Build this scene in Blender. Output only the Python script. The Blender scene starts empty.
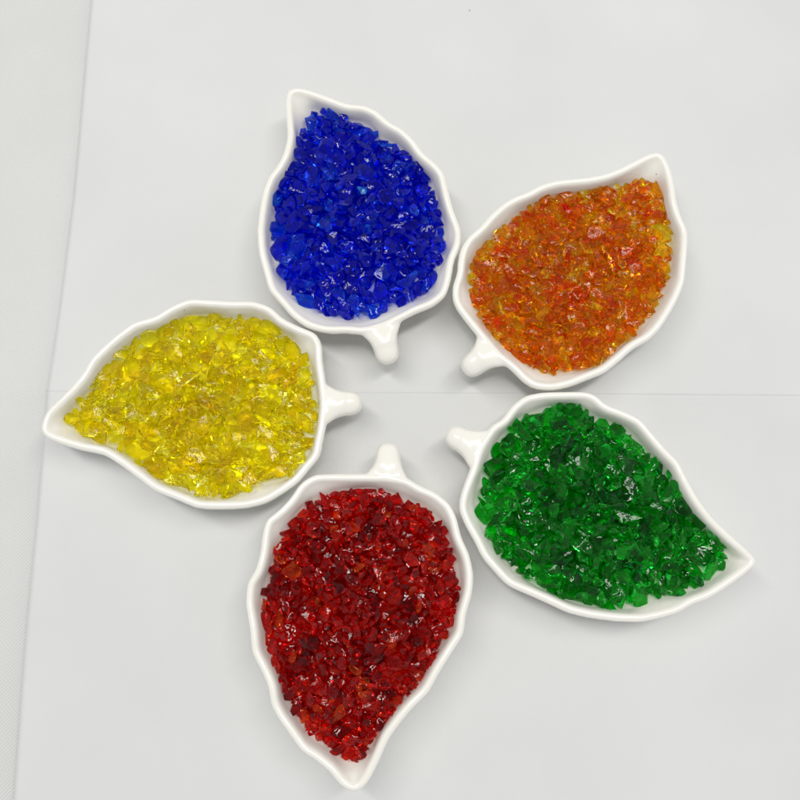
# Five white leaf-shaped porcelain dishes filled with crushed coloured glass on a sheet of paper.
import bpy, bmesh, math, random
import numpy as np
from mathutils import Vector, Matrix, Euler

random.seed(11)
rng = np.random.default_rng(11)
S = bpy.context.scene
COL = S.collection
PITCH = math.radians(11.5)
FOCAL = 800.0          # focal length in photo pixels (photo is 800 wide)
CAM_H = 0.2944       # camera height above the paper, metres
RIM_H = 0.017          # dish rim height
ZP = 0.0022              # the dishes stand on the paper

# ---------------------------------------------------------------- measurements of the dishes
# outlines measured on the photo; they are turned into metric plans lying at their own height
RIM = {
 'blue': [(288.8,94.2),(301.9,92.0),(318.8,96.9),(335.6,103.2),(348.8,108.1),(363.8,109.2),(376.9,114.5),(390.0,125.8),(403.1,133.2),(414.4,143.8),(423.8,156.9),(435.0,166.2),(444.4,176.8),(448.1,192.5),(453.0,211.2),(461.2,233.8),(460.5,248.8),(454.5,263.8),(450.8,284.4),(445.5,299.4),(433.1,309.5),(416.2,316.2),(401.2,323.8),(384.4,332.0),(363.8,337.2),(348.8,335.8),(326.2,335.8),(307.5,330.5),(292.5,320.0),(279.4,305.0),(270.0,293.8),(264.4,275.0),(259.5,256.2),(258.0,233.8),(260.6,211.2),(264.4,192.5),(270.0,179.4),(277.5,170.0),(284.2,156.9),(288.0,140.0),(286.5,121.2),(285.8,106.2)],
 'orange': [(657.1,155.6),(664.2,162.8),(669.1,174.1),(672.4,188.8),(674.6,205.0),(678.9,219.6),(685.4,234.2),(685.4,250.5),(683.8,270.0),(682.1,286.2),(675.6,302.5),(667.5,317.1),(657.8,331.8),(646.4,343.1),(631.8,351.2),(617.1,364.2),(602.5,375.6),(586.2,382.1),(570.0,388.6),(550.5,392.9),(532.6,390.9),(521.2,383.8),(509.9,372.4),(493.6,359.4),(475.8,338.2),(462.8,322.0),(455.6,312.2),(451.4,302.5),(451.4,289.5),(455.6,276.5),(456.9,263.5),(459.5,252.1),(466.0,240.8),(479.0,229.4),(488.8,218.0),(501.8,206.6),(513.1,200.1),(526.1,195.2),(537.5,188.8),(553.8,183.9),(570.0,182.2),(586.2,180.6),(602.5,177.4),(617.1,171.8),(631.8,164.4),(644.8,157.9)],
 'yellow': [(43.6,430.9),(49.1,413.9),(61.9,401.1),(74.6,388.4),(85.2,375.6),(93.8,360.8),(108.6,345.9),(121.4,335.2),(136.2,324.6),(157.5,318.2),(172.4,308.9),(191.5,301.2),(212.8,302.1),(234.0,303.4),(255.2,303.4),(272.2,308.9),(285.0,320.4),(302.0,328.9),(316.9,335.2),(323.2,345.9),(324.1,362.9),(326.6,379.9),(329.2,403.2),(327.5,426.6),(323.2,447.9),(321.1,458.5),(310.5,471.2),(299.9,484.0),(285.0,494.6),(268.0,504.4),(246.8,509.5),(221.2,510.4),(200.0,509.5),(178.8,501.0),(157.5,492.5),(140.5,479.8),(123.5,467.0),(106.5,456.4),(85.2,452.1),(64.0,445.8),(49.1,439.4)],
 'red': [(354.0,790.9),(341.0,783.9),(329.5,770.0),(315.6,758.5),(301.7,749.2),(290.1,733.0),(278.6,716.8),(271.6,703.0),(269.3,686.8),(262.4,670.6),(253.1,652.1),(250.8,628.9),(246.7,603.5),(248.5,582.7),(256.8,568.8),(261.5,550.3),(263.3,534.1),(267.0,520.2),(278.6,511.0),(290.1,499.4),(301.7,483.2),(315.6,474.9),(331.8,474.0),(350.3,474.0),(368.8,474.0),(389.6,474.9),(408.1,478.6),(419.7,485.5),(435.9,492.5),(449.8,504.0),(456.7,517.9),(461.3,536.4),(469.6,554.9),(473.3,573.4),(472.4,591.9),(465.9,615.1),(463.6,633.6),(452.1,652.1),(440.5,670.6),(428.9,691.4),(412.7,707.6),(401.2,721.5),(389.6,737.7),(380.4,758.5),(371.1,777.0),(364.2,786.2)],
 'green': [(753.8,560.6),(750.9,567.0),(738.1,577.6),(723.2,588.2),(706.2,598.9),(689.2,605.2),(676.5,612.9),(659.5,618.0),(638.2,622.2),(612.8,621.4),(587.2,618.0),(566.0,612.9),(544.8,603.1),(525.6,594.6),(506.5,586.1),(493.8,573.4),(481.0,558.5),(472.5,541.5),(463.1,524.5),(457.6,509.6),(458.9,496.9),(464.0,482.0),(469.1,469.2),(475.9,448.0),(489.5,426.8),(500.1,420.4),(510.8,406.4),(523.5,397.0),(540.5,393.6),(561.8,392.8),(583.0,392.8),(593.6,396.1),(604.2,405.5),(621.2,411.9),(638.2,420.4),(651.0,435.2),(663.8,450.1),(676.5,462.9),(685.0,479.9),(695.6,499.0),(708.4,516.0),(725.4,533.0),(742.4,547.9)],
}
FILL = {
 'blue': [(305.6,117.5),(328.1,111.9),(352.5,121.2),(369.4,126.9),(378.8,141.9),(401.2,149.4),(420.0,160.6),(427.5,175.6),(433.1,196.2),(440.6,215.0),(442.5,241.2),(445.5,256.2),(433.1,275.0),(431.2,293.8),(412.5,301.2),(390.0,308.8),(363.8,320.0),(333.8,318.1),(315.0,312.5),(296.2,297.5),(281.2,278.8),(275.6,260.0),(271.9,237.5),(274.5,211.2),(276.8,188.8),(288.8,168.1),(294.4,147.5),(303.8,132.5)],
 'orange': [(641.5,182.2),(657.8,190.4),(662.6,205.0),(666.9,218.0),(669.1,240.8),(667.5,270.0),(661.0,292.8),(648.0,315.5),(635.0,331.8),(618.8,348.0),(596.0,365.9),(570.0,370.8),(547.2,374.0),(531.0,365.9),(511.5,352.9),(495.2,338.2),(482.2,322.0),(472.5,302.5),(469.2,283.0),(470.9,266.8),(480.6,250.5),(495.2,237.5),(511.5,222.9),(527.8,209.9),(550.5,198.5),(576.5,195.2),(596.0,188.8),(618.8,188.8)],
 'yellow': [(66.1,424.5),(78.9,407.5),(91.6,382.0),(110.8,367.1),(127.8,343.8),(157.5,333.1),(178.8,320.4),(208.5,313.1),(229.8,322.5),(255.2,320.4),(276.5,331.0),(293.5,341.6),(308.4,365.0),(315.6,390.5),(315.6,420.2),(308.4,450.0),(293.5,477.6),(268.0,481.9),(242.5,492.5),(208.5,496.8),(178.8,488.2),(149.0,475.5),(127.8,458.5),(110.8,443.6),(89.5,437.2)],
 'red': [(350.3,763.1),(338.7,753.8),(324.8,740.0),(308.6,730.7),(292.5,707.6),(283.2,684.4),(272.6,661.3),(267.0,633.6),(263.3,605.8),(269.3,578.0),(278.6,545.7),(290.1,527.2),(306.3,506.3),(331.8,494.8),(364.2,490.1),(391.9,494.8),(415.1,504.0),(433.6,515.6),(445.1,531.8),(454.4,554.9),(457.6,587.3),(456.7,615.1),(442.8,642.8),(428.9,670.6),(410.4,693.7),(391.9,716.8),(373.4,740.0),(361.9,756.2)],
 'green': [(726.6,552.1),(719.0,569.1),(685.0,590.4),(651.0,596.8),(617.0,608.6),(587.2,605.2),(561.8,596.8),(536.2,584.0),(515.0,569.1),(498.0,552.1),(485.2,528.8),(475.9,503.2),(481.0,482.0),(489.5,460.8),(498.0,443.8),(515.0,422.5),(540.5,411.9),(566.0,405.5),(591.5,418.2),(617.0,422.5),(638.2,443.8),(659.5,465.0),(676.5,482.0),(685.0,501.1),(706.2,526.6),(723.2,541.5)],
}
STEM_END = {'blue': (388, 357), 'orange': (470, 368), 'yellow': (354, 404), 'red': (388, 452), 'green': (454, 437)}

def plan(pts, z):
    """photo measurement -> metric point on the horizontal plane at height z"""
    P = np.array(pts, float)
    d = np.stack([(P[:, 0]-400)/FOCAL, -(P[:, 1]-400)/FOCAL, -np.ones(len(P))], 1)
    c, s = math.cos(PITCH), math.sin(PITCH)
    y = c*d[:, 1] - s*d[:, 2]
    zz = s*d[:, 1] + c*d[:, 2]
    k = (CAM_H - z)/(-zz)
    return np.stack([d[:, 0]*k, y*k], 1)

def resample(P, n, smooth=2):
    """closed Catmull-Rom through P, resampled to n equally spaced points (first point kept)"""
    m = len(P); out = []
    for i in range(m):
        p0, p1, p2, p3 = P[i-1], P[i], P[(i+1) % m], P[(i+2) % m]
        for t in np.linspace(0, 1, 8, endpoint=False):
            cr = .5*((2*p1)+(-p0+p2)*t+(2*p0-5*p1+4*p2-p3)*t*t+(-p0+3*p1-3*p2+p3)*t**3)
            out.append(.5*cr+.5*(p1*(1-t)+p2*t))      # slightly faceted, like the pressed rim
    Q = np.array(out); Q2 = np.vstack([Q, Q[:1]])
    L = np.r_[0, np.cumsum(np.linalg.norm(np.diff(Q2, axis=0), axis=1))]
    s = np.linspace(0, L[-1], n, endpoint=False)
    R = np.stack([np.interp(s, L, Q2[:, k]) for k in (0, 1)], 1)
    for _ in range(smooth):
        R = .5*R + .25*(np.roll(R, 1, 0)+np.roll(R, -1, 0))
    return R

def smooth_closed(R, n):
    for _ in range(n):
        R = .5*R + .25*(np.roll(R, 1, 0)+np.roll(R, -1, 0))
    return R

def area_sign(P):
    x, y = P.T
    return np.sum(x*np.roll(y, -1)-y*np.roll(x, -1))/2

def inset(P, d, soft=6):
    T = np.roll(P, -1, 0)-np.roll(P, 1, 0)
    T /= np.linalg.norm(T, axis=1)[:, None]
    N = np.stack([-T[:, 1], T[:, 0]], 1)*np.sign(area_sign(P))
    N = smooth_closed(N, soft); N /= np.maximum(np.linalg.norm(N, axis=1), .5)[:, None]
    return P + N*d

def polar(P, c, th):
    """radius of closed outline P seen from c at angles th"""
    v = P-c; a = np.arctan2(v[:, 1], v[:, 0]); r = np.hypot(v[:, 0], v[:, 1])
    o = np.argsort(a); a, r = a[o], r[o]
    a = np.r_[a-2*np.pi, a, a+2*np.pi]; r = np.r_[r, r, r]
    return np.interp(th, a, r)

# ---------------------------------------------------------------- materials
def mat(name):
    m = bpy.data.materials.new(name); m.use_nodes = True
    return m, m.node_tree.nodes, m.node_tree.links, m.node_tree.nodes['Principled BSDF']

def porcelain():
    m, N, L, b = mat('glazed_porcelain')
    b.inputs['Base Color'].default_value = (.88, .86, .79, 1)
    b.inputs['Roughness'].default_value = .22
    b.inputs['IOR'].default_value = 1.5
    b.inputs['Coat Weight'].default_value = .6
    b.inputs['Coat Roughness'].default_value = .06
    tc = N.new('ShaderNodeTexCoord')
    n = N.new('ShaderNodeTexNoise'); n.inputs['Scale'].default_value = 90; n.inputs['Detail'].default_value = 2
    L.new(tc.outputs['Object'], n.inputs['Vector'])
    bp = N.new('ShaderNodeBump'); bp.inputs['Strength'].default_value = .25; bp.inputs['Distance'].default_value = .0012
    L.new(n.outputs['Fac'], bp.inputs['Height']); L.new(bp.outputs['Normal'], b.inputs['Normal'])
    L.new(bp.outputs['Normal'], b.inputs['Coat Normal'])
    # tiny iron specks fired into the glaze
    s = N.new('ShaderNodeTexVoronoi'); s.inputs['Scale'].default_value = 75
    L.new(tc.outputs['Object'], s.inputs['Vector'])
    r = N.new('ShaderNodeValToRGB'); r.color_ramp.elements[0].position = .018; r.color_ramp.elements[1].position = .03
    r.color_ramp.elements[0].color = (.45, .36, .25, 1); r.color_ramp.elements[1].color = (.88, .86, .79, 1)
    L.new(s.outputs['Distance'], r.inputs['Fac']); L.new(r.outputs['Color'], b.inputs['Base Color'])
    return m

def glass(name, tint, body, cloud=.12, ior=1.28, rough=.03):
    """clear tinted glass with a little of the light scattered by the cracks inside it"""
    m, N, L, b = mat(name)
    b.inputs['Base Color'].default_value = (*tint, 1)
    b.inputs['Transmission Weight'].default_value = 1
    b.inputs['Roughness'].default_value = rough
    b.inputs['IOR'].default_value = ior
    tc = N.new('ShaderNodeTexCoord')
    n = N.new('ShaderNodeTexNoise'); n.inputs['Scale'].default_value = 330; n.inputs['Detail'].default_value = 1
    n.inputs['Distortion'].default_value = 1.2
    L.new(tc.outputs['Object'], n.inputs['Vector'])
    bp = N.new('ShaderNodeBump'); bp.inputs['Strength'].default_value = .32; bp.inputs['Distance'].default_value = .0007
    L.new(n.outputs['Fac'], bp.inputs['Height']); L.new(bp.outputs['Normal'], b.inputs['Normal'])
    d = N.new('ShaderNodeBsdfDiffuse'); d.inputs['Color'].default_value = (*body, 1)
    t = N.new('ShaderNodeBsdfTranslucent'); t.inputs['Color'].default_value = (*body, 1)
    a = N.new('ShaderNodeMixShader'); a.inputs[0].default_value = .5
    L.new(d.outputs[0], a.inputs[1]); L.new(t.outputs[0], a.inputs[2])
    x = N.new('ShaderNodeMixShader')
    # the cracks come in cloudy patches
    c = N.new('ShaderNodeTexNoise'); c.inputs['Scale'].default_value = 450; c.inputs['Detail'].default_value = 2
    L.new(tc.outputs['Object'], c.inputs['Vector'])
    r = N.new('ShaderNodeMapRange'); r.inputs[1].default_value = .38; r.inputs[2].default_value = .68
    r.inputs[3].default_value = cloud*.25; r.inputs[4].default_value = cloud*1.6
    L.new(c.outputs['Fac'], r.inputs[0]); L.new(r.outputs[0], x.inputs[0])
    L.new(b.outputs[0], x.inputs[1]); L.new(a.outputs[0], x.inputs[2])
    L.new(x.outputs[0], N['Material Output'].inputs['Surface'])
    return m

def paper_mat():
    m, N, L, b = mat('white_paper')
    tc = N.new('ShaderNodeTexCoord')
    n = N.new('ShaderNodeTexNoise'); n.inputs['Scale'].default_value = 14; n.inputs['Detail'].default_value = 5
    L.new(tc.outputs['Object'], n.inputs['Vector'])
    r = N.new('ShaderNodeValToRGB')
    r.color_ramp.elements[0].position = .3; r.color_ramp.elements[0].color = (.655, .66, .655, 1)
    r.color_ramp.elements[1].position = .7; r.color_ramp.elements[1].color = (.70, .705, .70, 1)
    L.new(n.outputs['Fac'], r.inputs['Fac'])
    v = N.new('ShaderNodeTexVoronoi'); v.inputs['Scale'].default_value = 26
    L.new(tc.outputs['Object'], v.inputs['Vector'])
    k = N.new('ShaderNodeValToRGB'); k.color_ramp.elements[0].position = .008; k.color_ramp.elements[1].position = .014
    k.color_ramp.elements[0].color = (.55, .55, .52, 1); k.color_ramp.elements[1].color = (1, 1, 1, 1)
    L.new(v.outputs['Distance'], k.inputs['Fac'])
    x = N.new('ShaderNodeMix'); x.data_type = 'RGBA'; x.blend_type = 'MULTIPLY'; x.inputs[0].default_value = 1
    L.new(r.outputs['Color'], x.inputs[6]); L.new(k.outputs['Color'], x.inputs[7])
    L.new(x.outputs[2], b.inputs['Base Color'])
    b.inputs['Roughness'].default_value = .75
    b.inputs['Specular IOR Level'].default_value = .3
    f = N.new('ShaderNodeTexNoise'); f.inputs['Scale'].default_value = 900; f.inputs['Detail'].default_value = 4
    L.new(tc.outputs['Object'], f.inputs['Vector'])
    bp = N.new('ShaderNodeBump'); bp.inputs['Strength'].default_value = .12; bp.inputs['Distance'].default_value = .0004
    L.new(f.outputs['Fac'], bp.inputs['Height']); L.new(bp.outputs['Normal'], b.inputs['Normal'])
    return m

def cloth_mat():
    m, N, L, b = mat('white_twill_cloth')
    tc = N.new('ShaderNodeTexCoord')
    def wave(rot, scale):
        mp = N.new('ShaderNodeMapping'); mp.inputs['Rotation'].default_value = (0, 0, math.radians(rot))
        L.new(tc.outputs['Object'], mp.inputs['Vector'])
        w = N.new('ShaderNodeTexWave'); w.inputs['Scale'].default_value = scale; w.inputs['Distortion'].default_value = .6
        w.inputs['Detail'].default_value = 2; w.inputs['Detail Scale'].default_value = 3
        L.new(mp.outputs['Vector'], w.inputs['Vector']); return w
    a, c = wave(45, 330), wave(-43, 300)
    mx = N.new('ShaderNodeMath'); mx.operation = 'MULTIPLY_ADD'; mx.inputs[1].default_value = .45
    L.new(c.outputs['Fac'], mx.inputs[0]); L.new(a.outputs['Fac'], mx.inputs[2])
    bp = N.new('ShaderNodeBump'); bp.inputs['Strength'].default_value = .35; bp.inputs['Distance'].default_value = .0003
    L.new(mx.outputs[0], bp.inputs['Height']); L.new(bp.outputs['Normal'], b.inputs['Normal'])
    n = N.new('ShaderNodeTexNoise'); n.inputs['Scale'].default_value = 20; n.inputs['Detail'].default_value = 4
    L.new(tc.outputs['Object'], n.inputs['Vector'])
    r = N.new('ShaderNodeValToRGB')
    r.color_ramp.elements[0].position = .3; r.color_ramp.elements[0].color = (.67, .675, .66, 1)
    r.color_ramp.elements[1].position = .7; r.color_ramp.elements[1].color = (.71, .713, .70, 1)
    L.new(n.outputs['Fac'], r.inputs['Fac'])
    t = N.new('ShaderNodeMix'); t.data_type = 'RGBA'; t.blend_type = 'MULTIPLY'; t.inputs[0].default_value = .09
    L.new(r.outputs['Color'], t.inputs[6]); L.new(a.outputs['Color'], t.inputs[7])
    L.new(t.outputs[2], b.inputs['Base Color'])
    b.inputs['Roughness'].default_value = .6
    b.inputs['Sheen Weight'].default_value = .2
    return m

PORC = porcelain()

def link(name, me, m=None, parent=None):
    o = bpy.data.objects.new(name, me); COL.objects.link(o)
    if m is not None and not me.materials: me.materials.append(m)
    if parent is not None: o.parent = parent
    return o

# ---------------------------------------------------------------- table cloth and paper
def grid_mesh(name, corners_fn, nx, ny, hfn):
    vs, fs = [], []
    for j in range(ny+1):
        for i in range(nx+1):
            x, y = corners_fn(i/nx, j/ny)
            vs.append((x, y, hfn(x, y)))
    for j in range(ny):
        for i in range(nx):
            a = j*(nx+1)+i
            fs.append((a, a+1, a+nx+2, a+nx+1))
    me = bpy.data.meshes.new(name); me.from_pydata(vs, [], fs)
    for p in me.polygons: p.use_smooth = True
    return me

fold_y = plan([(20, 378)], 0)[0][1]
def cloth_h(x, y):
    # the cloth lies flat, with the slight ridge of an ironed fold and very shallow waves
    return (-.0012 + .00035*math.exp(-((y-fold_y-.03*(x))/.0016)**2)
            + .0002*math.sin(x*31+1.3*math.sin(y*17)))
me = grid_mesh('table_cloth', lambda u, v: (-.75+1.5*u, -.6+1.35*v), 150, 450, cloth_h)
cloth = link('table_cloth', me, cloth_mat()); cloth['kind'] = 'structure'

edge_pts = plan([(98, -60), (93, 0), (84, 95), (74, 200), (62, 300), (50, 392), (40, 520), (27, 650), (15, 800), (8, 870)], 0)
crease = plan([(50, 393), (800, 397)], 0)
def crease_y(x):
    t = (x-crease[0][0])/(crease[1][0]-crease[0][0]); return crease[0][1]+t*(crease[1][1]-crease[0][1])
ys = edge_pts[::-1, 1]; xs = edge_pts[::-1, 0]
X1 = .33
YB, YT = -.245, .30
# rows of the sheet: distances from the crease, dense beside it
rows = sorted(set(np.round(np.r_[np.linspace(YB-crease_y(0), -.004, 160), np.linspace(-.004, .004, 61), np.linspace(.004, YT-crease_y(0), 160)], 6)))
def paper_xy(u, v):
    d = rows[min(len(rows)-1, int(round(v*(len(rows)-1))))]
    x0 = float(np.interp(d+crease_y(-.1), ys, xs))
    x = x0+(X1-x0)*(u**1.15)
    return x, crease_y(x)+d
def paper_h(x, y):
    d = y-crease_y(x)
    # folded once and opened out: a shallow ridge, with the pressed line of the fold running along it
    h = .0008*math.exp(-abs(d)/.010) - .00014*min(1, .35+max(0, x)*7)*(.8+.2*math.sin(x*140))*math.exp(-(d/.00045)**2) + (.00025*math.exp(-d/.05) if d > 0 else 0)*min(1, abs(d)/.0006)
    x0 = float(np.interp(y, ys, xs))
    e = max(0, x-x0)
    h += .0011*math.exp(-e/.012)*(.65+.35*math.sin(y*23+.8))             # its free edge lifts slightly
    h += .0005*math.sin(x*26+y*9)+.0004*math.sin(y*31-x*12)+.00012*math.sin(x*83-y*61)
    return .0010+max(h, -.0009)
me = grid_mesh('paper_sheet', paper_xy, 120, len(rows)-1, paper_h)
paper = link('paper_sheet', me, paper_mat())
sm = paper.modifiers.new('thickness', 'SOLIDIFY'); sm.thickness = .00012; sm.offset = -1
paper['label'] = 'large white paper sheet with a faint fold across its middle, lying under the five dishes'
paper['category'] = 'paper'

# ---------------------------------------------------------------- dishes
NP = 240
def build_dish(key):
    P = resample(plan(RIM[key], RIM_H-.002), NP, 1)
    c = P.mean(0)
    v = P-c
    Q = resample(plan(FILL[key], RIM_H-.006), NP, 10)
    qth = np.arctan2(v[:, 1], v[:, 0])
    # inner wall at the level the glass reaches, kept a wall thickness inside the rim
    I3 = inset(P, .0031, 6)
    ri3 = np.hypot(*(I3-c).T); thi3 = np.arctan2(*(I3-c).T[::-1])
    rq = polar(Q, c, thi3)
    rq = np.minimum(rq+.0010, ri3-.0010)
    for _ in range(3): rq = .5*rq+.25*(np.roll(rq, 1)+np.roll(rq, -1))
    d3 = (I3-c)/ri3[:, None]
    def Wl(s): return c + d3*(rq*s)[:, None]
    Ps = smooth_closed(P, 30)
    H = RIM_H
    def sc(R, s): return c+(R-c)*s
    rings = [  # (plan outline, height) from the middle of the underside, over the lip, to the inside floor
        (sc(Ps, .02), .0015), (sc(Ps, .46), .0015), (sc(Ps, .49), 0.0), (sc(Ps, .54), 0.0), (sc(Ps, .56), .0015),
        (sc(Ps, .66), .0026), (sc(Ps, .78), .0046), (sc(P, .875), .0075), (sc(P, .945), H-.0058), (sc(P, .985), H-.0036),
        (P, H-.0020), (inset(P, .0003), H-.0010), (inset(P, .0009), H-.0003), (inset(P, .0016), H), (inset(P, .0022), H-.0002),
        (inset(P, .0027), H-.0008), (I3, H-.0015), (Wl(1.0)*.45+I3*.55, H-.0034), (Wl(1.0), H-.0062), (Wl(.955), H-.0081),
        (Wl(.87), H-.0092), (Wl(.75), H-.0096), (Wl(.58), H-.0098), (Wl(.35), H-.0099), (Wl(.02), H-.0099)]
    bm = bmesh.new(); prev = None; first = None
    for R, z in rings:
        ring = [bm.verts.new((x, y, z)) for x, y in R]
        if prev:
            for i in range(NP):
                bm.faces.new((prev[i], prev[(i+1) % NP], ring[(i+1) % NP], ring[i]))
        else: first = ring
        prev = ring
    bm.faces.new(first[::-1]); bm.faces.new(prev)
    # stem: elliptical sections running out of the rim, flared at the root, rounded at its end
    end = plan([STEM_END[key]], RIM_H-.004)[0]
    k = int(np.argmin(np.hypot(*(P-end).T)))
    idx = np.arange(k-12, k+13) % NP
    ctr = P[idx]; root = ctr[np.argmin(np.hypot(*(ctr-end).T))]
    T = P[(k+14) % NP]-P[(k-14) % NP]; T /= np.linalg.norm(T)
    ax = end-root; Ln = np.linalg.norm(ax); ax /= Ln
    sd = np.array([-ax[1], ax[0]])
    secs = [(-.0030, .0080, .0016, H-.0032), (-.0012, .0076, .0024, H-.0027), (.0006, .0066, .0028, H-.0028), (.0020, .0056, .0031, H-.0029),
            (.0036, .0050, .0034, H-.0032), (.0055, .0046, .0036, H-.0035), (.0080, .0045, .0038, H-.0039)]
    e0 = Ln
    secs = [s for s in secs if s[0] < e0-.003] + [(e0-.0025, .0046, .0038, H-.0044), (e0-.0005, .0044, .0036, H-.0046),
            (e0+.0013, .0038, .0031, H-.0048), (e0+.0025, .0027, .0022, H-.0050), (e0+.0031, .0011, .0009, H-.0051)]
    sb = bmesh.new(); prev = None; M = 28
    for a, w, h, z in secs:
        o = root+ax*a
        if a < .004:      # root sections follow the direction of the rim, the rest stand square to the stem
            q = min(1, max(0, 1-(a+.001)/.005)); dirn = sd*(1-q)+T*q*np.sign(np.dot(T, sd)); dirn /= np.linalg.norm(dirn)
        else: dirn = sd
        ring = []
        for j in range(M):
            t = 2*math.pi*j/M; cx, cz = math.cos(t), math.sin(t)
            ring.append(sb.verts.new((*(o+dirn*(w*cx)), z+h*cz)))
        if prev:
            for j in range(M): sb.faces.new((prev[j], prev[(j+1) % M], ring[(j+1) % M], ring[j]))
        else: sb.faces.new(ring[::-1])
        prev = ring
    sb.faces.new(prev)
    bmesh.ops.recalc_face_normals(bm, faces=bm.faces); bmesh.ops.recalc_face_normals(sb, faces=sb.faces)
    tmp = bpy.data.meshes.new('tmp'); sb.to_mesh(tmp); bm.from_mesh(tmp); sb.free()
    raw = bpy.data.meshes.new('raw'); bm.to_mesh(raw); bm.free()
    o = bpy.data.objects.new('raw', raw); COL.objects.link(o)
    r = o.modifiers.new('r', 'REMESH'); r.mode = 'VOXEL'; r.voxel_size = .00062; r.use_smooth_shade = True
    s = o.modifiers.new('s', 'SMOOTH'); s.factor = .5; s.iterations = 11
    dg = bpy.context.evaluated_depsgraph_get()
    full = bpy.data.meshes.new_from_object(o.evaluated_get(dg)); bpy.data.objects.remove(o)
    # split fired body and stem into bowl and handle, keeping the smooth normals across the joint
    nv = len(full.vertices)
    co = np.empty(nv*3, np.float32); full.vertices.foreach_get('co', co); co = co.reshape(-1, 3)
    no = np.array([v.vector[:] for v in full.vertex_normals], np.float32)
    nf = len(full.polygons)
    fv = np.array([list(p.vertices) for p in full.polygons if len(p.vertices) == 4])
    cen = co[fv].mean(1)
    along = (cen[:, :2]-root)@ax; side = np.abs((cen[:, :2]-root)@sd)
    Pth = polar(P, c, np.arctan2(cen[:, 1]-c[1], cen[:, 0]-c[0]))
    rad = np.hypot(cen[:, 0]-c[0], cen[:, 1]-c[1])
    is_h = (rad > Pth+.0007) & (side < .016) & (along > -.003) & (cen[:, 2] > H-.013)
    res = []
    for selm in (~is_h, is_h):
        F = fv[selm]; used = np.unique(F); mp = -np.ones(nv, int); mp[used] = np.arange(len(used))
        me = bpy.data.meshes.new('m')
        base = np.array([c[0], c[1], 0])
        me.from_pydata((co[used]-base).tolist(), [], mp[F].tolist())
        for p in me.polygons: p.use_smooth = True
        me.normals_split_custom_set_from_vertices(no[used].tolist())
        res.append(me)
    return c, P, I3, (thi3, rq), res

# inside surface of a bowl as a height function (same profile as the rings above)
PROF_S = np.array([0, .35, .58, .75, .87, .955, 1.0, 1.06, 1.15, 3])
PROF_Z = np.array([RIM_H-.0099, RIM_H-.0099, RIM_H-.0098, RIM_H-.0096, RIM_H-.0092, RIM_H-.0081, RIM_H-.0062, RIM_H-.0032, RIM_H, RIM_H])

# ---------------------------------------------------------------- crushed glass
CELL = .00040
def hull_chip(size, flat, seed):
    r = random.Random(seed)
    el = Vector((1, r.uniform(.45, .9), r.uniform(*flat)))
    bm = bmesh.new()
    n = r.randint(10, 20)
    for _ in range(n):
        d = Vector((r.gauss(0, 1), r.gauss(0, 1), r.gauss(0, 1))).normalized()*r.uniform(.75, 1.1)
        bm.verts.new((d.x*el.x*size/2, d.y*el.y*size/2, d.z*el.z*size/2))
    res = bmesh.ops.convex_hull(bm, input=bm.verts)
    bmesh.ops.delete(bm, geom=[v for v in bm.verts if not v.link_faces], context='VERTS')
    vs = np.array([v.co[:] for v in bm.verts]); bm.verts.index_update()
    fs = [[v.index for v in f.verts] for f in bm.faces]
    bm.free()
    vs -= vs.mean(0)
    return vs, fs

def planes(vs, fs):
    f = np.array([q[:3] for q in fs])
    a, b, d = vs[f[:, 0]], vs[f[:, 1]], vs[f[:, 2]]
    n = np.cross(b-a, d-a); l = np.linalg.norm(n, axis=1)
    ok = l > 1e-12; n = n[ok]/l[ok, None]; a = a[ok]
    dd = (n*a).sum(1); dc = n@vs.mean(0)
    sg = np.where(dd < dc, -1.0, 1.0)
    return n*sg[:, None], dd*sg

def rot_rand(r, tilt):
    m = Euler((r.gauss(0, tilt), r.gauss(0, tilt), r.uniform(0, 6.283))).to_matrix()
    m2 = Euler((0, 0, r.uniform(0, 6.283))).to_matrix()
    return np.array(m@m2)

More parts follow.
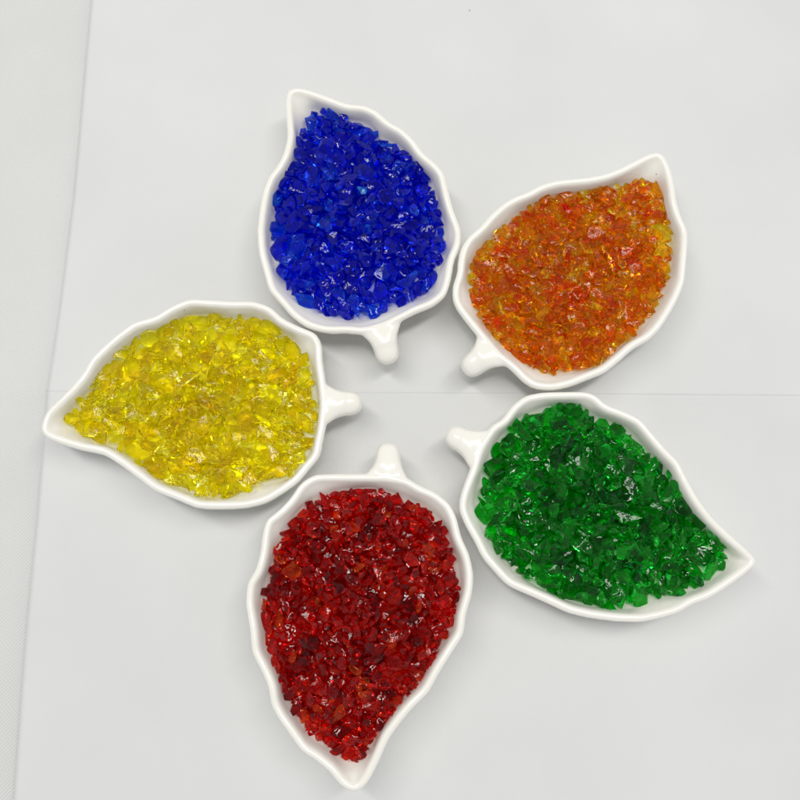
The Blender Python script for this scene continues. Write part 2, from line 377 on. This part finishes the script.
def pour(c, P, wall, fill_pts, spec, seed):
    """drop chips one by one onto the height map of the bowl until the heap reaches its surface"""
    r = random.Random(seed)
    thq, rq = wall
    lo, hi = P.min(0)-.002, P.max(0)+.002
    nx, ny = (np.ceil((hi-lo)/CELL)).astype(int)
    gx = lo[0]+(np.arange(nx)+.5)*CELL; gy = lo[1]+(np.arange(ny)+.5)*CELL
    GX, GY = np.meshgrid(gx, gy, indexing='ij')
    th = np.arctan2(GY-c[1], GX-c[0]); rad = np.hypot(GX-c[0], GY-c[1])
    o = np.argsort(thq); a = np.r_[thq[o]-2*np.pi, thq[o], thq[o]+2*np.pi]; q = np.r_[rq[o]]*1.0; q = np.r_[q, q, q]
    R = np.interp(th, a, q)
    sfrac = rad/R
    Hm = np.interp(sfrac, PROF_S, PROF_Z)
    F = inset(resample(fill_pts, NP, 2), -.0005)
    fr = rad/polar(F, c, th)
    mound = spec['mound']
    T = np.where(fr < 1.0, RIM_H-.0065+spec['lift']+mound*np.clip(1-fr**2.2, 0, 1), -1)
    top = np.full(Hm.shape, -1, int)
    chips = []; fails = 0
    small = False
    while len(chips) < spec['max']:
        if not small:
            D = T-Hm; cand = np.flatnonzero(D.ravel() > spec['thr'])
            if fails > 160 or len(cand) < 40: small = True; fails = 0; nfill = 0; continue
        else:      # crumbs trickle into the gaps where the dish still shows, then where the heap is low
            nfill += 1
            if nfill % 6 == 0 or nfill < 2: bare = np.flatnonzero(((top < 0) & (fr < .955)).ravel()); low = np.flatnonzero(((T-Hm) > .0022).ravel())
            cand = bare if len(bare) > 12 else low
            if fails > 140 or len(cand) < 12: break
        best = None
        s0 = spec['size']*math.exp(r.gauss(0, spec['var']))
        s0 = min(max(s0, spec['size']*.45), spec['size']*1.45)
        if small: s0 *= .74
        vs, fs = hull_chip(s0, spec['flat'], r.random())
        PN, PD = planes(vs, fs)
        for _ in range(6):
            k = cand[int(r.random()*len(cand))]
            i0, j0 = divmod(int(k), ny)
            m = rot_rand(r, spec['tilt']); V = vs@m.T
            ox, oy = gx[i0], gy[j0]
            ia = int((V[:, 0].min()+ox-lo[0])/CELL); ib = int((V[:, 0].max()+ox-lo[0])/CELL)+1
            ja = int((V[:, 1].min()+oy-lo[1])/CELL); jb = int((V[:, 1].max()+oy-lo[1])/CELL)+1
            if ia < 0 or ja < 0 or ib > nx or jb > ny: continue
            Nr = PN@m.T
            x = GX[ia:ib, ja:jb]-ox; y = GY[ia:ib, ja:jb]-oy
            nz = Nr[:, 2]; nz = np.where(np.abs(nz) < 1e-4, 1e-4, nz)
            zz = (PD[:, None, None]-Nr[:, 0, None, None]*x-Nr[:, 1, None, None]*y)/nz[:, None, None]
            up = zz[nz > 0].min(0); dn = zz[nz < 0].max(0)
            ins = up > dn
            if ins.sum() < (3 if small else 4): continue
            gap = (Hm[ia:ib, ja:jb]-dn)[ins]
            z = np.sort(gap)[int(len(gap)*.88)]
            out = (fr[ia:ib, ja:jb][ins] > 1.0).mean()
            if out > .22: continue
            # the lowest resting place wins
            sc = np.percentile((up+z)[ins]-np.where(T[ia:ib, ja:jb][ins] > 0, T[ia:ib, ja:jb][ins], RIM_H-.006), 75)
            if best is None or sc < best[0]: best = (sc, V, z, ox, oy, ia, ib, ja, jb, up, ins)
        if best is None or best[0] > spec['over']:
            fails += 1; continue
        sc, V, z, ox, oy, ia, ib, ja, jb, up, ins = best
        sub = Hm[ia:ib, ja:jb]; new = up+z
        upd = ins & (new > sub)
        sub[upd] = new[upd]; top[ia:ib, ja:jb][upd] = len(chips)
        chips.append((V, fs, ox, oy, z, int(ins.sum())))
        if sc < spec['over']*.5: fails = max(0, fails-1)
    cnt = np.bincount(top[top >= 0].ravel(), minlength=len(chips))
    return chips, cnt

GL = {   # tint of the clear glass, colour of its cloudy cracks, how cloudy
 'blue': [((.012, .065, .94), (.008, .03, .85), .10), ((.006, .025, .87), (.004, .01, .6), .08), ((.015, .17, .96), (.008, .10, .95), .14),
          ((.009, .035, .85), (.008, .02, .7), .09), ((.20, .66, .98), (.08, .45, .97), .5)],
 'orange': [((1, .60, .02), (1, .43, .005), .07), ((1, .43, .012), (1, .26, .004), .07), ((1, .73, .03), (1, .54, .01), .07),
            ((1, .87, .06), (1, .74, .02), .07), ((.98, .05, .01), (.95, .02, .01), .12)],
 'yellow': [((1, .94, .03), (1, .86, .010), .05), ((1, .915, .025), (1, .81, .008), .05), ((1, .965, .08), (1, .92, .03), .05),
            ((1, .885, .02), (1, .74, .006), .05)],
 'red': [((.89, .020, .010), (.80, .010, .005), .12), ((.74, .012, .010), (.55, .005, .005), .09), ((.95, .06, .015), (.93, .035, .01), .15),
         ((.52, .009, .014), (.34, .004, .006), .08), ((1, .21, .02), (1, .14, .01), .16)],
 'green': [((.016, .72, .07), (.008, .48, .03), .10), ((.008, .55, .05), (.005, .36, .025), .08), ((.03, .76, .08), (.015, .62, .04), .12),
           ((.008, .42, .07), (.004, .26, .03), .07)],
}
WEIGHTS = {'blue': [40, 28, 12, 20, 0], 'orange': [40, 23, 26, 11, 0], 'yellow': [45, 22, 22, 11], 'red': [36, 28, 21, 11, 4], 'green': [42, 28, 18, 12]}
SPEC = {
 'blue':   dict(size=.0084, var=.26, flat=(.32, .60), tilt=.42, mound=.0036, lift=.0017, thr=.0009, over=.0013, max=1500),
 'orange': dict(size=.0071, var=.34, flat=(.18, .42), tilt=.42, mound=.0022, lift=.0017, thr=.0007, over=.0011, max=2600),
 'yellow': dict(size=.0110, var=.28, flat=(.18, .40), tilt=.36, mound=.0014, lift=.0017, thr=.0009, over=.0013, max=1400),
 'red':    dict(size=.0055, var=.32, flat=(.26, .55), tilt=.48, mound=.0036, lift=.0017, thr=.0007, over=.0011, max=2800),
 'green':  dict(size=.0088, var=.30, flat=(.22, .48), tilt=.48, mound=.0036, lift=.0017, thr=.0009, over=.0013, max=1500),
}
# chip kinds: what is said of each shade, index -> (label, group)
def chip_words(key, k):
    if key == 'blue' and k == 4:
        return 'pale turquoise glass chip standing out among the cobalt chips of the blue-filled dish', None
    if key == 'orange' and k == 3:
        return 'translucent amber-yellow glass chip among the orange chips in the upper right dish', 'amber chips in the orange-filled dish'
    if key == 'orange' and k == 4:
        return 'bright red glass chip near the upper edge of the heap of orange glass', None
    if key == 'red' and k == 4:
        return 'small orange glass chip among the dark red chips in the bottom dish', 'orange chips in the red-filled dish'
    if key == 'yellow' and k == 3:
        return 'golden amber glass chip among the lemon-yellow chips in the left dish', 'golden chips in the yellow-filled dish'
    return {
     'blue': ('cobalt blue broken glass chip heaped in the leaf dish at the top', 'cobalt chips in the blue-filled dish'),
     'orange': ('orange broken glass chip heaped in the leaf dish at the upper right', 'orange chips in the orange-filled dish'),
     'yellow': ('lemon yellow broken glass chip heaped in the leaf dish at the left', 'yellow chips in the yellow-filled dish'),
     'red': ('dark red broken glass chip heaped in the leaf dish at the bottom', 'red chips in the red-filled dish'),
     'green': ('green broken glass chip heaped in the leaf dish at the right', 'green chips in the green-filled dish')}[key]

def fracture(me):
    # curved fracture faces: soft between shallow facets, crisp along the broken edges
    me.shade_smooth(); me.set_sharp_from_angle(angle=math.radians(17))

DISH_LABEL = {
 'blue': 'white porcelain leaf-shaped dish filled with cobalt blue crushed glass, its tip pointing up left',
 'orange': 'white porcelain leaf-shaped dish filled with orange crushed glass, its tip pointing up right',
 'yellow': 'white porcelain leaf-shaped dish filled with yellow crushed glass, its tip pointing left',
 'red': 'white porcelain leaf-shaped dish filled with dark red crushed glass, its tip pointing down',
 'green': 'white porcelain leaf-shaped dish filled with green crushed glass, its tip pointing right',
}
HEAP_LABEL = {k: 'mass of %s glass chips lying under and between the larger ones in the %s dish' % (w, p) for k, w, p in
 (('blue', 'cobalt blue', 'top'), ('orange', 'orange', 'upper right'), ('yellow', 'yellow', 'left'), ('red', 'dark red', 'bottom'), ('green', 'green', 'right'))}
INDIV = {'blue': 64, 'orange': 48, 'yellow': 72, 'red': 48, 'green': 68}
# chips of a striking colour, where the photo shows them
STANDOUT = {'blue': [(4, (355, 191))], 'orange': [(4, (567, 202))]+[(3, q) for q in ((505, 267), (537, 295), (570, 267), (594, 307), (552, 325), (503, 304), (630, 220), (655, 243), (557, 226), (526, 235), (596, 328), (652, 297))],
 'red': [(4, q) for q in ((285, 545), (357, 526), (415, 503), (418, 605), (365, 680), (302, 713), (291, 568))], 'yellow': [], 'green': []}

for n_, key in enumerate(('blue', 'orange', 'yellow', 'red', 'green')):
    c, P, I3, wall, (bowl_me, stem_me) = build_dish(key)
    dish = bpy.data.objects.new('leaf_dish', None); COL.objects.link(dish)
    dish.location = (c[0], c[1], ZP); dish.empty_display_size = .01
    dish['label'] = DISH_LABEL[key]; dish['category'] = 'dish'; dish['group'] = 'leaf-shaped porcelain dishes'
    bowl_me.name = 'bowl'; stem_me.name = 'handle'
    link('bowl', bowl_me, PORC, dish); link('handle', stem_me, PORC, dish)
    mats = [glass('%s_glass' % key if i == 0 else '%s_glass_shade' % key, col, body, cl, 1.28 if key in ('yellow', 'orange') else 1.34) for i, (col, body, cl) in enumerate(GL[key])]
    sp = SPEC[key]
    chips, cnt = pour(c, P, wall, plan(FILL[key], RIM_H-.005), sp, 100+n_)
    order = np.argsort(-cnt); vis = set(order[:INDIV[key]].tolist())
    pos = np.array([(q[2], q[3]) for q in chips]); forced = {}
    for k, q in STANDOUT[key]:
        w_ = plan([q], RIM_H-.002)[0]
        dd = np.hypot(*(pos-w_).T) + ((cnt < 22) | (cnt > 75) | (cnt < .72*np.array([q_[5] for q_ in chips])))*1 if (key == 'blue' or k == 4) else np.hypot(*(pos-w_).T) - .0002*np.sqrt(cnt) + (cnt < 30)*1
        b_ = int(np.argmin(dd)); forced[b_] = k
    vis |= {b_ for b_ in forced}
    for b_ in order[:INDIV[key]][::-1]:
        if len(vis) <= INDIV[key]: break
        if int(b_) not in forced: vis.discard(int(b_))
    r = random.Random(500+n_)
    hv, hf, hm = [], [], []
    for i, (V, fs, ox, oy, z, foot_) in enumerate(chips):
        k = forced.get(i, r.choices(range(len(mats)), WEIGHTS[key])[0])
        if i in vis:
            me = bpy.data.meshes.new('glass_chip'); me.from_pydata(V.tolist(), [], fs); me.materials.append(mats[k]); fracture(me)
            o = bpy.data.objects.new('glass_chip', me); COL.objects.link(o)
            o.location = (ox, oy, z+ZP)
            lab, grp = chip_words(key, k)
            o['label'] = lab; o['category'] = 'glass chip'
            if grp: o['group'] = grp
        else:
            b = len(hv); hv += (V+np.array([ox-c[0], oy-c[1], z])).tolist()
            hf += [[b+q for q in f] for f in fs]; hm += [k]*len(fs)
    me = bpy.data.meshes.new('glass_chips'); me.from_pydata(hv, [], hf)
    for m in mats: me.materials.append(m)
    me.polygons.foreach_set('material_index', hm); fracture(me)
    o = link('glass_chip_heap', me); o.location = (c[0], c[1], ZP)
    o['kind'] = 'stuff'; o['label'] = HEAP_LABEL[key]; o['category'] = 'glass chips'
    print(key, len(chips), 'chips,', int((cnt > 8).sum()), 'seen', flush=True)

# ---------------------------------------------------------------- light
w = bpy.data.worlds.new('World'); S.world = w; w.use_nodes = True
WN, WL = w.node_tree.nodes, w.node_tree.links
bg = WN['Background']; bg.inputs['Strength'].default_value = 1
# the room: light walls all round, a dimmer ceiling overhead
tc = WN.new('ShaderNodeTexCoord'); sx = WN.new('ShaderNodeSeparateXYZ'); WL.new(tc.outputs['Generated'], sx.inputs[0])
rp = WN.new('ShaderNodeValToRGB'); e = rp.color_ramp.elements
e[0].position = .15; e[0].color = (.76, .77, .79, 1); e[1].position = 1; e[1].color = (.08, .08, .08, 1)
m_ = e.new(.88); m_.color = (.24, .24, .245, 1)       # darkest straight above, where the photographer leans over
WL.new(sx.outputs['Z'], rp.inputs['Fac']); WL.new(rp.outputs['Color'], bg.inputs['Color'])
def tube(x, y, z, sx, sy, power, col=(1, .985, .95)):
    l = bpy.data.lights.new('ceiling_tube', 'AREA'); l.shape = 'RECTANGLE'; l.size = sx; l.size_y = sy
    l.energy = power; l.color = col
    o = bpy.data.objects.new('ceiling_tube', l); COL.objects.link(o); o.location = (x, y, z)
    d = Vector((0, .05, 0))-o.location; o.rotation_euler = d.to_track_quat('-Z', 'Y').to_euler()
tube(-.42, .35, 1.5, .17, 1.2, 9.6)
tube(.40, .30, 1.5, .17, 1.2, 9.6)

# ---------------------------------------------------------------- camera
cam = bpy.data.cameras.new('camera'); co_ = bpy.data.objects.new('camera', cam); COL.objects.link(co_)
co_.location = (0, 0, CAM_H); co_.rotation_euler = (PITCH, 0, 0)
cam.sensor_width = 36; cam.sensor_fit = 'HORIZONTAL'; cam.lens = 36*FOCAL/800
cam.clip_start = .01; cam.clip_end = 20
S.camera = co_

S.view_settings.view_transform = 'Standard'; S.view_settings.look = 'None'
S.view_settings.gamma = 1; S.view_settings.exposure = .05
S.render.engine = 'CYCLES'
cy = S.cycles
cy.max_bounces = 32; cy.transmission_bounces = 32; cy.glossy_bounces = 30; cy.diffuse_bounces = 14
cy.caustics_reflective = True; cy.caustics_refractive = True
cy.sample_clamp_indirect = 30
cy.use_denoising = True; cy.denoiser = 'OPENIMAGEDENOISE'
